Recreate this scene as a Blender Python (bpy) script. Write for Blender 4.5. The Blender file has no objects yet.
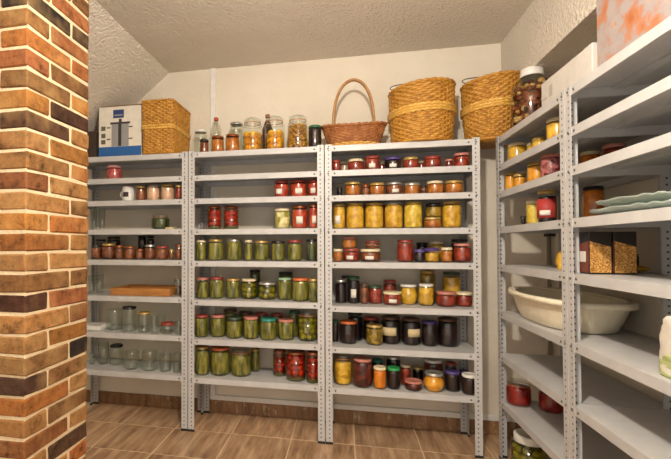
import bpy, math, random
from mathutils import Vector, Matrix
random.seed(11)
PI = math.pi
sc = bpy.context.scene
col = sc.collection

# ------------------------------------------------------------------ camera
cam_d = bpy.data.cameras.new('camera'); cam = bpy.data.objects.new('camera', cam_d); col.objects.link(cam)
FPX = 424.76
cam_d.sensor_width = 36.0; cam_d.sensor_fit = 'HORIZONTAL'
cam_d.lens = FPX / 671 * 36.0
cam_d.shift_x = (335.5 - 257.06) / 671
cam_d.shift_y = (237.91 - 229.5) / 671
cam_d.clip_start = .05
yaw, pitch, roll = 0.2043, 0.0182, -0.0011
r_ = Vector((math.cos(yaw), math.sin(yaw), 0)); fw = Vector((-math.sin(yaw), math.cos(yaw), 0)); up = Vector((0, 0, 1))
fw2 = fw * math.cos(pitch) + up * math.sin(pitch); up2 = up * math.cos(pitch) - fw * math.sin(pitch)
r3 = r_ * math.cos(roll) + up2 * math.sin(roll); u3 = up2 * math.cos(roll) - r_ * math.sin(roll)
M = Matrix((r3, u3, -fw2)).transposed().to_4x4(); M.translation = Vector((.9899, -2.5958, 1.188))
cam.matrix_world = M
sc.camera = cam

# ------------------------------------------------------------------ light
w = bpy.data.worlds.new('world'); sc.world = w; w.use_nodes = True
w.node_tree.nodes['Background'].inputs[0].default_value = (1.0, .94, .86, 1)
w.node_tree.nodes['Background'].inputs[1].default_value = 1.25
LAMP = (.98, -1.92, 2.2)
ld = bpy.data.lights.new('ceiling_lamp_light', 'POINT'); ld.energy = 112; ld.color = (1.0, .905, .785); ld.shadow_soft_size = .05
sc.view_settings.view_transform = 'Standard'; sc.view_settings.look = 'None'
sc.view_settings.exposure = 0.2; sc.view_settings.gamma = 1.0; sc.view_settings.use_curve_mapping = False

sc.cycles.transparent_max_bounces = 40
# ------------------------------------------------------------------ helpers
def tag(o, label=None, cat=None, group=None, kind=None):
    if label: o['label'] = label
    if cat: o['category'] = cat
    if group: o['group'] = group
    if kind: o['kind'] = kind
    return o

def empty(name, loc=(0, 0, 0), rz=0, parent=None):
    o = bpy.data.objects.new(name, None); col.objects.link(o)
    o.location = loc; o.rotation_euler = (0, 0, rz); o.empty_display_size = .05
    if parent: o.parent = parent
    return o

class MB:
    def __init__(s): s.v = []; s.f = []; s.sm = []
    def add(s, vs, fs, smooth=False):
        n = len(s.v); s.v += [tuple(p) for p in vs]
        for f in fs: s.f.append(tuple(i + n for i in f)); s.sm.append(smooth)
        return s
    def box(s, x0, x1, y0, y1, z0, z1):
        vs = [(x0,y0,z0),(x1,y0,z0),(x1,y1,z0),(x0,y1,z0),(x0,y0,z1),(x1,y0,z1),(x1,y1,z1),(x0,y1,z1)]
        return s.add(vs, [(0,3,2,1),(4,5,6,7),(0,1,5,4),(1,2,6,5),(2,3,7,6),(3,0,4,7)])
    def cbox(s, x0, x1, y0, y1, z0, z1, c, j=0, rnd=None):
        # box with chamfered edges (44 triangles), optional jitter
        vs = []; ids = {}
        X = (x0, x1); Y = (y0, y1); Z = (z0, z1)
        for i in (0, 1):
            for jx in (0, 1):
                for k in (0, 1):
                    sx, sy, sz = 1 - 2*i, 1 - 2*jx, 1 - 2*k
                    q = [(X[i], Y[jx] + sy*c, Z[k] + sz*c), (X[i] + sx*c, Y[jx], Z[k] + sz*c), (X[i] + sx*c, Y[jx] + sy*c, Z[k])]
                    d = [(rnd.uniform(-j, j) if rnd else 0) for _ in range(3)]
                    for a in range(3):
                        ids[(i, jx, k, a)] = len(vs); vs.append(tuple(q[a][b] + d[b] for b in range(3)))
        F = []
        g = lambda i, jx, k, a: ids[(i, jx, k, a)]
        F += [(g(0,0,0,0), g(0,0,1,0), g(0,1,1,0), g(0,1,0,0)), (g(1,0,0,0), g(1,1,0,0), g(1,1,1,0), g(1,0,1,0))]
        F += [(g(0,0,0,1), g(1,0,0,1), g(1,0,1,1), g(0,0,1,1)), (g(0,1,0,1), g(0,1,1,1), g(1,1,1,1), g(1,1,0,1))]
        F += [(g(0,0,0,2), g(0,1,0,2), g(1,1,0,2), g(1,0,0,2)), (g(0,0,1,2), g(1,0,1,2), g(1,1,1,2), g(0,1,1,2))]
        for i in (0, 1):
            for jx in (0, 1):
                q = (g(i,jx,0,0), g(i,jx,0,1), g(i,jx,1,1), g(i,jx,1,0)); F.append(q if (i ^ jx) == 0 else q[::-1])
        for i in (0, 1):
            for k in (0, 1):
                q = (g(i,0,k,0), g(i,1,k,0), g(i,1,k,2), g(i,0,k,2)); F.append(q if (i ^ k) == 0 else q[::-1])
        for jx in (0, 1):
            for k in (0, 1):
                q = (g(0,jx,k,1), g(0,jx,k,2), g(1,jx,k,2), g(1,jx,k,1)); F.append(q if (jx ^ k) == 0 else q[::-1])
        for i in (0, 1):
            for jx in (0, 1):
                for k in (0, 1):
                    q = (g(i,jx,k,0), g(i,jx,k,2), g(i,jx,k,1)); F.append(q if (i + jx + k) % 2 == 0 else q[::-1])
        return s.add(vs, F)
    def lathe(s, prof, seg=24, c=(0, 0, 0), sx=1, sy=1):
        vs = []; rows = []
        for (r, z) in prof:
            if r < 1e-6: rows.append([len(vs)]); vs.append((c[0], c[1], c[2] + z))
            else:
                rows.append(list(range(len(vs), len(vs) + seg)))
                for k in range(seg):
                    a = 2*PI*k/seg; vs.append((c[0] + r*sx*math.cos(a), c[1] + r*sy*math.sin(a), c[2] + z))
        F = []
        for A, B in zip(rows, rows[1:]):
            for k in range(seg):
                k2 = (k + 1) % seg
                if len(A) == 1 and len(B) == 1: continue
                if len(A) == 1: F.append((A[0], B[k2], B[k]))
                elif len(B) == 1: F.append((A[k], A[k2], B[0]))
                else: F.append((A[k], A[k2], B[k2], B[k]))
        return s.add(vs, F, True)
    def tube(s, pts, r, seg=8, closed=False):
        pts = [Vector(p) for p in pts]; n = len(pts); vs = []; prev = None
        for i, p in enumerate(pts):
            t = ((pts[(i+1) % n] if (closed or i < n-1) else p) - (pts[i-1] if (closed or i > 0) else p)).normalized()
            a = prev if prev is not None else (Vector((0, 0, 1)) if abs(t.z) < .9 else Vector((1, 0, 0)))
            a = (a - t * a.dot(t)).normalized(); b = t.cross(a); prev = a
            for k in range(seg):
                g = 2*PI*k/seg; vs.append(p + (a*math.cos(g) + b*math.sin(g))*r)
        F = []
        for i in range(n if closed else n-1):
            j = (i+1) % n
            for k in range(seg): F.append((i*seg+k, i*seg+(k+1) % seg, j*seg+(k+1) % seg, j*seg+k))
        if not closed: F += [tuple(range(seg))[::-1], tuple(range((n-1)*seg, n*seg))]
        return s.add(vs, F, True)
    def ball(s, c, r, sx=1, sy=1, sz=1, seg=10, ring=6):
        prof = [(r*math.sin(PI*i/ring) if 0 < i < ring else 0, -r*sz*math.cos(PI*i/ring)) for i in range(ring+1)]
        return s.lathe(prof, seg, c, sx, sy)
    def mesh(s, name, mat):
        me = bpy.data.meshes.new(name); me.from_pydata(s.v, [], s.f); me.update()
        me.polygons.foreach_set('use_smooth', s.sm)
        if mat: me.materials.append(mat)
        return me
    def build(s, name, mat, parent=None, loc=None, rot=None):
        return inst(name, s.mesh(name, mat), parent, loc, rot)

def inst(name, me, parent=None, loc=None, rot=None):
    o = bpy.data.objects.new(name, me); col.objects.link(o)
    if parent: o.parent = parent
    if loc: o.location = loc
    if rot: o.rotation_euler = rot
    return o

# ------------------------------------------------------------------ materials
def nmat(name):
    m = bpy.data.materials.new(name); m.use_nodes = True
    t = m.node_tree; b = t.nodes['Principled BSDF']
    return m, t, b
def lin(c): return tuple(((x/255)/12.92 if x/255 <= .04045 else ((x/255+.055)/1.055)**2.4) for x in c) + (1,)
def link(t, a, b): t.links.new(a, b)
def noise(t, vec, scale, detail=4, rough=.55):
    n = t.nodes.new('ShaderNodeTexNoise'); n.inputs['Scale'].default_value = scale; n.inputs['Detail'].default_value = detail; n.inputs['Roughness'].default_value = rough
    if vec is not None: link(t, vec, n.inputs['Vector'])
    return n
def ramp(t, fac, stops):
    r = t.nodes.new('ShaderNodeValToRGB'); e = r.color_ramp.elements
    while len(e) < len(stops): e.new(.5)
    for i, (p, c) in enumerate(stops): e[i].position = p; e[i].color = c
    link(t, fac, r.inputs[0]); return r
def bump(t, b, h, strength, dist=.01):
    n = t.nodes.new('ShaderNodeBump'); n.inputs['Strength'].default_value = strength; n.inputs['Distance'].default_value = dist
    link(t, h, n.inputs['Height']); link(t, n.outputs[0], b.inputs['Normal']); return n
def coords(t, which='Object', scale=(1, 1, 1), rnd=False):
    tc = t.nodes.new('ShaderNodeTexCoord'); mp = t.nodes.new('ShaderNodeMapping'); mp.inputs['Scale'].default_value = scale
    v = tc.outputs[which]
    if rnd:
        oi = t.nodes.new('ShaderNodeObjectInfo'); ad = t.nodes.new('ShaderNodeVectorMath'); ad.operation = 'ADD'
        ml = t.nodes.new('ShaderNodeMath'); ml.operation = 'MULTIPLY'; ml.inputs[1].default_value = 37.0
        link(t, oi.outputs['Random'], ml.inputs[0]); link(t, v, ad.inputs[0]); link(t, ml.outputs[0], ad.inputs[1]); v = ad.outputs[0]
    link(t, v, mp.inputs['Vector']); return mp.outputs[0]
_plain = {}
def plain(name, c, rough=.5, metal=0, spec=.5):
    if name in _plain: return _plain[name]
    m, t, b = nmat(name); b.inputs['Base Color'].default_value = lin(c); b.inputs['Roughness'].default_value = rough
    b.inputs['Metallic'].default_value = metal; b.inputs['Specular IOR Level'].default_value = spec
    n = noise(t, coords(t, 'Object', (1, 1, 1), True), 30, 3)
    mx = t.nodes.new('ShaderNodeMix'); mx.data_type = 'RGBA'; mx.blend_type = 'MULTIPLY'; mx.inputs[0].default_value = .25
    mx.inputs[6].default_value = lin(c); link(t, n.outputs[0], mx.inputs[7])
    hs = t.nodes.new('ShaderNodeBrightContrast'); hs.inputs['Bright'].default_value = .0
    link(t, mx.outputs[2], hs.inputs[0]); link(t, hs.outputs[0], b.inputs['Base Color'])
    _plain[name] = m; return m
def plaster(name, c1, c2, bs, bd, nscale):
    m, t, b = nmat(name); v = coords(t)
    n = noise(t, v, 2.2, 5); r = ramp(t, n.outputs[0], [(.3, lin(c1)), (.7, lin(c2))]); link(t, r.outputs[0], b.inputs['Base Color'])
    b.inputs['Roughness'].default_value = .85; b.inputs['Specular IOR Level'].default_value = .2
    h = noise(t, v, nscale, 4, .6); bump(t, b, h.outputs[0], bs, bd); return m
m_wall = plaster('painted_plaster', (208, 198, 180), (221, 212, 196), .4, .008, 30)
m_stucco = plaster('stucco_ceiling', (230, 220, 204), (238, 229, 214), 1.0, .03, 62)

def tile_mat():
    m, t, b = nmat('wood_look_tile'); v = coords(t, 'Object', (9, 1.3, 9), True)
    n = noise(t, v, 2.6, 6, .62); r = ramp(t, n.outputs[0], [(.27, lin((112, 82, 58))), (.47, lin((166, 132, 100))), (.68, lin((204, 172, 138)))])
    oi = t.nodes.new('ShaderNodeObjectInfo'); hv = t.nodes.new('ShaderNodeHueSaturation'); mr = t.nodes.new('ShaderNodeMapRange')
    mr.inputs[3].default_value = .85; mr.inputs[4].default_value = 1.12
    link(t, oi.outputs['Random'], mr.inputs[0]); link(t, mr.outputs[0], hv.inputs['Value']); link(t, r.outputs[0], hv.inputs['Color'])
    link(t, hv.outputs[0], b.inputs['Base Color']); b.inputs['Roughness'].default_value = .38
    bump(t, b, n.outputs[0], .12, .004); return m
m_tile = tile_mat()
m_grout = plain('floor_grout', (226, 200, 164), .9)

def brick_mat():
    m, t, b = nmat('old_brick'); oi = t.nodes.new('ShaderNodeObjectInfo'); v = coords(t, 'Object', (1, 1, 1), True)
    n = noise(t, v, 22, 8, .72)
    r = ramp(t, n.outputs[0], [(.32, (.22, .21, .20, 1)), (.46, (.78, .77, .76, 1)), (.68, (1.22, 1.2, 1.16, 1))])
    mx = t.nodes.new('ShaderNodeMix'); mx.data_type = 'RGBA'; mx.blend_type = 'MULTIPLY'; mx.inputs[0].default_value = 1.0
    link(t, oi.outputs['Color'], mx.inputs[6]); link(t, r.outputs[0], mx.inputs[7])
    n2 = noise(t, v, 5, 3); r2 = ramp(t, n2.outputs[0], [(.5, (0, 0, 0, 1)), (.68, (1, 1, 1, 1))])
    m2 = t.nodes.new('ShaderNodeMix'); m2.data_type = 'RGBA'; link(t, r2.outputs[0], m2.inputs[0])
    ml = t.nodes.new('ShaderNodeMath'); ml.operation = 'MULTIPLY'; ml.inputs[1].default_value = .35; link(t, r2.outputs[0], ml.inputs[0]); link(t, ml.outputs[0], m2.inputs[0])
    link(t, mx.outputs[2], m2.inputs[6]); m2.inputs[7].default_value = lin((196, 158, 104))
    link(t, m2.outputs[2], b.inputs['Base Color']); b.inputs['Roughness'].default_value = .88; b.inputs['Specular IOR Level'].default_value = .2
    h = noise(t, v, 45, 6, .75); bump(t, b, h.outputs[0], .9, .01); return m
m_brick = brick_mat()
m_mortar = plaster('lime_mortar', (204, 182, 146), (226, 206, 172), .9, .008, 70)

def metal_paint(holes):
    m, t, b = nmat('perforated_grey_steel' if holes else 'painted_grey_steel')
    base = lin((206, 202, 195)); b.inputs['Roughness'].default_value = .42
    v = coords(t); n = noise(t, v, 9, 3); r = ramp(t, n.outputs[0], [(.3, lin((176, 175, 174))), (.7, lin((188, 187, 186)))])
    if not holes:
        link(t, r.outputs[0], b.inputs['Base Color']); return m
    sp = t.nodes.new('ShaderNodeSeparateXYZ'); link(t, v, sp.inputs[0])
    def mth(op, a, c=None):
        k = t.nodes.new('ShaderNodeMath'); k.operation = op
        for i, q in enumerate((a, c)):
            if q is None: continue
            if isinstance(q, (int, float)): k.inputs[i].default_value = q
            else: link(t, q, k.inputs[i])
        return k.outputs[0]
    ac = mth('ADD', mth('ABSOLUTE', sp.outputs[0]), mth('ABSOLUTE', sp.outputs[1]))
    du = mth('SUBTRACT', ac, .0225); dz = mth('SUBTRACT', mth('MODULO', sp.outputs[2], .025), .0125)
    d = mth('SQRT', mth('ADD', mth('MULTIPLY', du, du), mth('MULTIPLY', dz, dz)))
    lt = mth('LESS_THAN', d, .0042)
    mx = t.nodes.new('ShaderNodeMix'); mx.data_type = 'RGBA'; link(t, lt, mx.inputs[0]); link(t, r.outputs[0], mx.inputs[6]); mx.inputs[7].default_value = lin((62, 56, 50))
    link(t, mx.outputs[2], b.inputs['Base Color']); return m
m_post = metal_paint(True); m_steel = metal_paint(False)
m_black = plain('black_plastic', (32, 29, 27), .5)
m_bolt = plain('steel_bolt', (120, 116, 110), .35, .8)
m_white = plain('white_plastic', (232, 229, 222), .4)

def glass_mat(name, tint, edge=.55):
    m = bpy.data.materials.new(name); m.use_nodes = True; t = m.node_tree; t.nodes.clear()
    o = t.nodes.new('ShaderNodeOutputMaterial'); tr = t.nodes.new('ShaderNodeBsdfTransparent'); gl = t.nodes.new('ShaderNodeBsdfGlossy')
    lw = t.nodes.new('ShaderNodeLayerWeight'); lw.inputs[0].default_value = .28
    rp = ramp(t, lw.outputs['Facing'], [(0.55, lin(tint)), (.97, tuple(x*edge for x in lin(tint)[:3]) + (1,))])
    link(t, rp.outputs[0], tr.inputs[0]); gl.inputs['Roughness'].default_value = .1; gl.inputs[0].default_value = (.95, .97, .95, 1)
    fr = t.nodes.new('ShaderNodeFresnel'); ge = t.nodes.new('ShaderNodeNewGeometry'); mi = t.nodes.new('ShaderNodeMapRange')
    mi.inputs[3].default_value = 1.5; mi.inputs[4].default_value = 1/1.5; link(t, ge.outputs['Backfacing'], mi.inputs[0]); link(t, mi.outputs[0], fr.inputs[0])   # thin wall: same Fresnel on both sides
    mx = t.nodes.new('ShaderNodeMixShader'); link(t, fr.outputs[0], mx.inputs[0]); link(t, tr.outputs[0], mx.inputs[1]); link(t, gl.outputs[0], mx.inputs[2])
    link(t, mx.outputs[0], o.inputs[0]); return m
m_glass = glass_mat('clear_glass', (249, 251, 249), .25)
m_amber = glass_mat('amber_brine', (248, 230, 176), .4); m_redbrine = glass_mat('red_brine', (244, 190, 150), .4); m_greenbrine = glass_mat('green_brine', (222, 218, 150), .4)
m_gplate = glass_mat('green_tinted_glass', (214, 228, 220), .35)

# ------------------------------------------------------------------ the room
YB = .345; HC = 2.4745; XL = -.285; XR = 1.966; XW = 2.205; XLW = -1.12; Y0 = -3.4; ZS = 2.128
def struct(name, mb, mat, parent=None):
    o = mb.build(name, mat, parent); o['kind'] = 'structure'; return o
slope = .80
zl = HC - (XL - XLW) * slope
floor = struct('floor', MB().box(XLW - .1, XW + .1, Y0, YB + .1, -.06, -.0015), m_grout)
TX, TY = .38, .338
tm = {}
for i in range(-2, 6):
    for j in range(-10, 1):
        x0, x1 = -.10 + TX*(i - 0), -.10 + TX*(i + 1)
        y0, y1 = .022 + TY*j, .022 + TY*(j + 1)
        x0, x1, y0, y1 = max(x0, XLW), min(x1, XW), max(y0, Y0), min(y1, YB)
        if x1 - x0 < .03 or y1 - y0 < .03: continue
        key = (round(x1 - x0, 3), round(y1 - y0, 3))
        if key not in tm:
            tm[key] = MB().cbox(.0032, key[0] - .0032, .0032, key[1] - .0032, -.012, 0, .0012).mesh('floor_tile', m_tile)
        inst('floor_tile', tm[key], floor, (x0, y0, 0))
wb = struct('wall_back', MB().box(XLW - .1, XW + .1, YB, YB + .1, -.06, HC + .1), m_wall)
wr = struct('wall_right', MB().box(XW, XW + .1, Y0, YB, -.06, ZS), m_wall)
struct('soffit', MB().box(XR, XW + .1, Y0, YB, ZS, HC + .06), m_stucco, wr)
wl = struct('wall_left', MB().box(XLW - .1, XLW, Y0, YB, -.06, zl), m_wall)
ce = struct('ceiling', MB().box(XL, XR, Y0, YB, HC, HC + .06), m_stucco)
sl = MB(); sl.add([(XL, Y0, HC), (XL, YB, HC), (XLW - .1, YB, zl - .1*slope), (XLW - .1, Y0, zl - .1*slope), (XL, Y0, HC + .06), (XL, YB, HC + .06), (XLW - .1, YB, zl), (XLW - .1, Y0, zl)],
    [(0,1,2,3),(7,6,5,4),(0,4,5,1),(1,5,6,2),(2,6,7,3),(3,7,4,0)])
struct('sloped_panel', sl, m_stucco, ce)
# skirting tiles along the back wall
bb = struct('baseboard_back', MB().box(XLW, XW, YB - .006, YB - .001, 0, .085), m_grout)
m_skirt = None
def skirt_mat():
    m, t, b = nmat('skirting_tile'); v = coords(t, 'Object', (1, 1, 1), True)
    n = noise(t, coords(t, 'Object', (8, 1, 1.5), True), 3, 5); r = ramp(t, n.outputs[0], [(.3, lin((104, 74, 48))), (.7, lin((156, 116, 78)))])
    n2 = noise(t, coords(t, 'Object', (3.0, 1, 1.2), True), 9, 6, .7); r2 = ramp(t, n2.outputs[0], [(.56, (0, 0, 0, 1)), (.72, (1, 1, 1, 1))])
    mx = t.nodes.new('ShaderNodeMix'); mx.data_type = 'RGBA'; link(t, r2.outputs[0], mx.inputs[0]); link(t, r.outputs[0], mx.inputs[6]); mx.inputs[7].default_value = lin((196, 178, 152))
    link(t, mx.outputs[2], b.inputs['Base Color']); b.inputs['Roughness'].default_value = .5; return m
m_skirt = skirt_mat(); sm_ = {}
for i in range(-3, 6):
    x0, x1 = max(-.10 + TX*i, XLW), min(-.10 + TX*(i + 1), XW)
    if x1 - x0 < .03: continue
    k = round(x1 - x0, 3)
    if k not in sm_: sm_[k] = MB().cbox(.0015, k - .0015, -.011, 0, .001, .088, .0012).mesh('skirting_tile', m_skirt)
    inst('skirting_tile', sm_[k], bb, (x0, YB - .003, 0))
# white cable trunking: down the wall, then along above the skirting
tr = empty('cable_trunking', (.06, YB, .09))
tag(tr, 'white plastic cable trunking running up the back wall', 'trunking')
MB().cbox(-.02, .02, -.02, -.001, .034, HC - .09 - .001, .002).build('upright_run', m_white, tr)
MB().cbox(-.02, XW - .06 - .01, -.02, -.001, 0, .034, .002).build('floor_run', m_white, tr)
# grey pipe with dark clamps on the right wall
gp = empty('wall_pipe', (XW - .02, .25, 0)); tag(gp, 'thin grey pipe with dark clamps on the wall behind the side rack', 'pipe')
MB().tube([(0, 0, .47), (0, 0, 1.27)], .012, 10).build('pipe_run', plain('pipe_grey', (150, 142, 128), .5), gp)
for z in (.49, 1.24):
    MB().cbox(-.02, .018, -.045, .02, z, z + .018, .003).build('clamp', m_black, gp)
# ceiling lamp above the camera
lp = empty('ceiling_lamp', (LAMP[0], LAMP[1], HC)); tag(lp, 'small pendant lamp hanging from the ceiling above the aisle', 'lamp')
MB().lathe([(0, 0), (.07, 0), (.07, -.015), (.012, -.03), (.006, -.05), (.006, -.17), (.022, -.18), (.022, -.21), (0, -.21)][::-1], 24).build('lamp_base', m_white, lp)
lo = bpy.data.objects.new('lamp_light', ld); col.objects.link(lo); lo.parent = lp; lo.location = (0, 0, LAMP[2] - HC)

# ------------------------------------------------------------------ brick pillar
pil = empty('brick_pillar', (-.138, -1.264, 0)); tag(pil, 'old orange brick pillar with cream mortar beside the left rack', 'pillar')
PW = .38
MB().box(-PW + .005, -.005, .005, PW - .005, 0, 2.42).build('mortar', m_mortar, pil)
rb = random.Random(5)
bm_ = {}
def brick_mesh(du, dv, k):
    key = (du, dv, k)
    if key not in bm_:
        bm_[key] = MB().cbox(-du/2, du/2, -dv/2, dv/2, -.0336, .0336, .0062, .0024, rb).mesh('brick', m_brick)
    return bm_[key]
OR, TN, RD, BR, DK, OC = (178, 114, 60), (172, 124, 74), (160, 100, 62), (150, 106, 64), (50, 42, 38), (184, 126, 64)
special = {(-12, 0): DK, (-12, 1): (98, 78, 58), (-7, 1): (84, 58, 44), (-6, 0): (92, 64, 46), (-3, 0): (132, 84, 52), (2, 0): BR, (3, 0): (92, 58, 44), (4, 0): TN,
           (6, 1): DK, (7, 0): (88, 62, 48), (9, 1): BR, (10, 0): (150, 96, 56), (11, 1): (96, 70, 50), (-1, 0): OC, (-5, 1): OC, (0, 0): OR, (-4, 0): TN, (-6, 1): TN, (-10, 0): OR, (-11, 1): RD}
for k in range(-15, 17):
    zc = 1.239 - .075*k - .0375
    if zc < .033 or zc > 2.42: continue
    a = (k % 2 != 0)
    L = [((0, .25), (0, .12)), ((0, .12), (.13, .38)), ((.13, .38), (.26, .38)), ((.26, .38), (0, .25))] if a else \
        [((0, .12), (0, .25)), ((0, .25), (.26, .38)), ((.26, .38), (.13, .38)), ((.13, .38), (0, .12))]
    for n, (u, v) in enumerate(L):
        du, dv = round(u[1] - u[0], 3), round(v[1] - v[0], 3)
        o = inst('brick', brick_mesh(du, dv, rb.randrange(4)), pil, (-(u[0] + u[1])/2 + rb.uniform(-.0015, .0015), (v[0] + v[1])/2, zc))
        c = special.get((k, n)) or rb.choice([OR, OR, TN, TN, RD, RD, BR, OC, (182, 112, 62)])
        f = rb.uniform(.8, 1.0); o.color = lin(tuple(min(255, x*f) for x in c))

# ------------------------------------------------------------------ racks
DB = .31; PWD = .04; PT = .002; HT = 1.8
def post_mesh(sx, sy):
    m = MB()
    m.box(*sorted((0, sx*PWD)), *sorted((0, sy*PT)), .012, HT)
    m.box(*sorted((0, sx*PT)), *sorted((sy*PT, sy*PWD)), .012, HT)
    return m.mesh('post', m_post)
def foot_mesh(sx, sy):
    m = MB(); e = .002
    m.box(*sorted((-sx*e, sx*(PWD + e))), *sorted((-sy*e, sy*(PT + e))), 0, .014)
    m.box(*sorted((-sx*e, sx*(PT + e))), *sorted((sy*(PT + e), sy*(PWD + e))), 0, .014)
    return m.mesh('foot', m_black)
pm = {(sx, sy): post_mesh(sx, sy) for sx in (1, -1) for sy in (1, -1)}
fm = {(sx, sy): foot_mesh(sx, sy) for sx in (1, -1) for sy in (1, -1)}
bolt_me = MB().lathe([(.0055, 0), (.0055, .0015), (.003, .0035), (0, .0038)], 8).mesh('bolt', m_bolt)
def shelf_mesh(W, D):
    m = MB(); a, b, c, d = PT + .0005, W - PT - .0005, PT + .0005, D - PT - .0005; t = .0016; h = .035
    m.cbox(a, b, c, d, -t, 0, .0004)
    for y0, y1 in ((c, c + t), (d - t, d)): m.box(a, b, y0, y1, -h, -t)
    for x0, x1 in ((a, a + t), (b - t, b)): m.box(x0, x1, c + t, d - t, -h, -t)
    m.box(a + t, b - t, c + t, c + .012, -h, -h + t); m.box(a + t, b - t, d - .012, d - t, -h, -h + t)
    m.box(a + t, b - t, D/2 - .02, D/2 + .02, -.012, -t)      # stiffening rib under the sheet
    return m.mesh('shelf', m_steel)
def rack(loc, rz, W, zs, label, D=DB):
    r = empty('shelving_rack', loc, rz); tag(r, label, 'rack', 'grey steel racks')
    for (x, sx) in ((0, 1), (W, -1)):
        for (y, sy) in ((0, 1), (D, -1)):
            p = inst('post', pm[(sx, sy)], r, (x, y, 0)); inst('foot', fm[(sx, sy)], p)
    sm = shelf_mesh(W, D)
    for z in zs:
        s = inst('shelf', sm, r, (0, 0, z))
        for x in (.02, W - .02):
            inst('bolt', bolt_me, s, (x, -.0003, -.018), (PI/2, 0, 0))
        for x in (.058, W - .058):
            inst('bolt', bolt_me, s, (x, PT + .0003, -.018), (PI/2, 0, 0))
    return r
W = .872
ZT = {1: [1.793,1.642,1.492,1.298,1.094,.852,.605,.35], 2: [1.793,1.642,1.492,1.294,1.09,.84,.59,.343], 3: [1.793,1.642,1.490,1.289,1.088,.825,.58,.337],
      4: [1.793,1.637,1.487,1.29,1.08,.822,.584,.33]}
rack((-W, 0, 0), 0, W - .006, ZT[1], 'grey steel rack against the back wall, leftmost, half hidden by brick pillar')
rack((0, 0, 0), 0, W - .006, ZT[2], 'grey steel rack in the middle of the back wall, full of pickles')
rack((W, 0, 0), 0, W - .006, ZT[3], 'grey steel rack at right end of the back wall under round baskets')
SX = 1.83; SY = .03; SW = .776
rack((SX, SY, 0), -PI/2, SW - .006, ZT[4], 'grey steel side rack in the corner, holding the big plastic basin', .35)
rack((SX, SY - SW, 0), -PI/2, SW - .006, ZT[4], 'grey steel side rack nearest the camera at right edge', .35)

# ------------------------------------------------------------------ jars
CONT = {  # colour a, colour b, texture mode, words
 'rosejam': ((150, 60, 62), (196, 96, 92), 'fine', 'rose jam'), 'brownjam': ((92, 44, 24), (150, 84, 46), 'fine', 'brown jam'),
 'pinkpaste': ((206, 158, 126), (226, 184, 152), 'fine', 'pinkish paste'), 'redjam': ((108, 28, 18), (166, 64, 42), 'fine', 'red jam'), 'redjelly': ((106, 14, 10), (146, 30, 20), 'fine', 'red jelly'),
 'darkgreen': ((34, 38, 22), (84, 88, 44), 'streak', 'dark green'), 'dark': ((14, 8, 10), (44, 22, 22), 'fine', 'dark berry'),
 'pepper': ((146, 38, 22), (192, 76, 44), 'blob', 'red pepper'), 'green': ((66, 68, 18), (148, 138, 58), 'streak', 'green pickle'),
 'mixed': ((150, 140, 50), (230, 216, 160), 'blob', 'mixed vegetable'), 'greenfruit': ((120, 118, 30), (190, 180, 70), 'ball', 'green fruit'),
 'tomato': ((150, 34, 14), (192, 72, 32), 'ball', 'whole tomato'), 'amberjam': ((150, 78, 24), (192, 120, 46), 'fine', 'amber jam'),
 'peach': ((182, 130, 28), (224, 178, 62), 'fine', 'yellow peach'), 'pear': ((190, 150, 30), (232, 200, 84), 'blob', 'pale yellow pear'),
 'olive': ((104, 84, 18), (170, 132, 40), 'blob', 'olive brown'), 'corn': ((176, 128, 26), (222, 176, 60), 'blob', 'bright yellow'),
 'plum': ((52, 16, 14), (104, 40, 30), 'blob', 'plum'), 'orange': ((190, 96, 14), (226, 138, 30), 'fine', 'orange'),
 'honey': ((206, 128, 24), (236, 168, 52), 'fine', 'honey coloured'), 'lemon': ((196, 138, 16), (230, 190, 50), 'ball', 'yellow lemon'),
 'mushroom': ((150, 112, 60), (206, 172, 112), 'ball', 'pale mushroom'), 'berry': ((90, 20, 26), (190, 112, 110), 'blob', 'red berry'),
}
def cont_mat(k):
    a, b, mode, _ = CONT[k]; m, t, p = nmat('preserve_' + k)
    sc_ = {'streak': (1, 1, .22), 'fine': (1, 1, 1), 'blob': (1, 1, 1), 'ball': (1, 1, 1)}[mode]
    v = coords(t, 'Object', sc_, True)
    if mode == 'blob':
        vo = t.nodes.new('ShaderNodeTexVoronoi'); vo.inputs['Scale'].default_value = 42; link(t, v, vo.inputs['Vector'])
        f = vo.outputs['Color']; sp = t.nodes.new('ShaderNodeSeparateColor'); link(t, f, sp.inputs[0]); fac = sp.outputs[0]; hgt = vo.outputs['Distance']
    else:
        n = noise(t, v, {'streak': 55, 'fine': 28, 'ball': 18}[mode], 5, .6); fac = hgt = n.outputs[0]
    lo_, hi_ = (.38, .62) if mode != 'blob' else (.1, .9)
    r = ramp(t, fac, [(lo_, lin(a)), (hi_, lin(b))]); link(t, r.outputs[0], p.inputs['Base Color'])
    p.inputs['Roughness'].default_value = .35; p.inputs['Specular IOR Level'].default_value = .3
    bump(t, p, hgt, .35, .004); return m
CM = {k: cont_mat(k) for k in CONT}
m_dill = plain('dill_green', (92, 96, 40), .6); m_brine = CM['olive']
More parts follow.
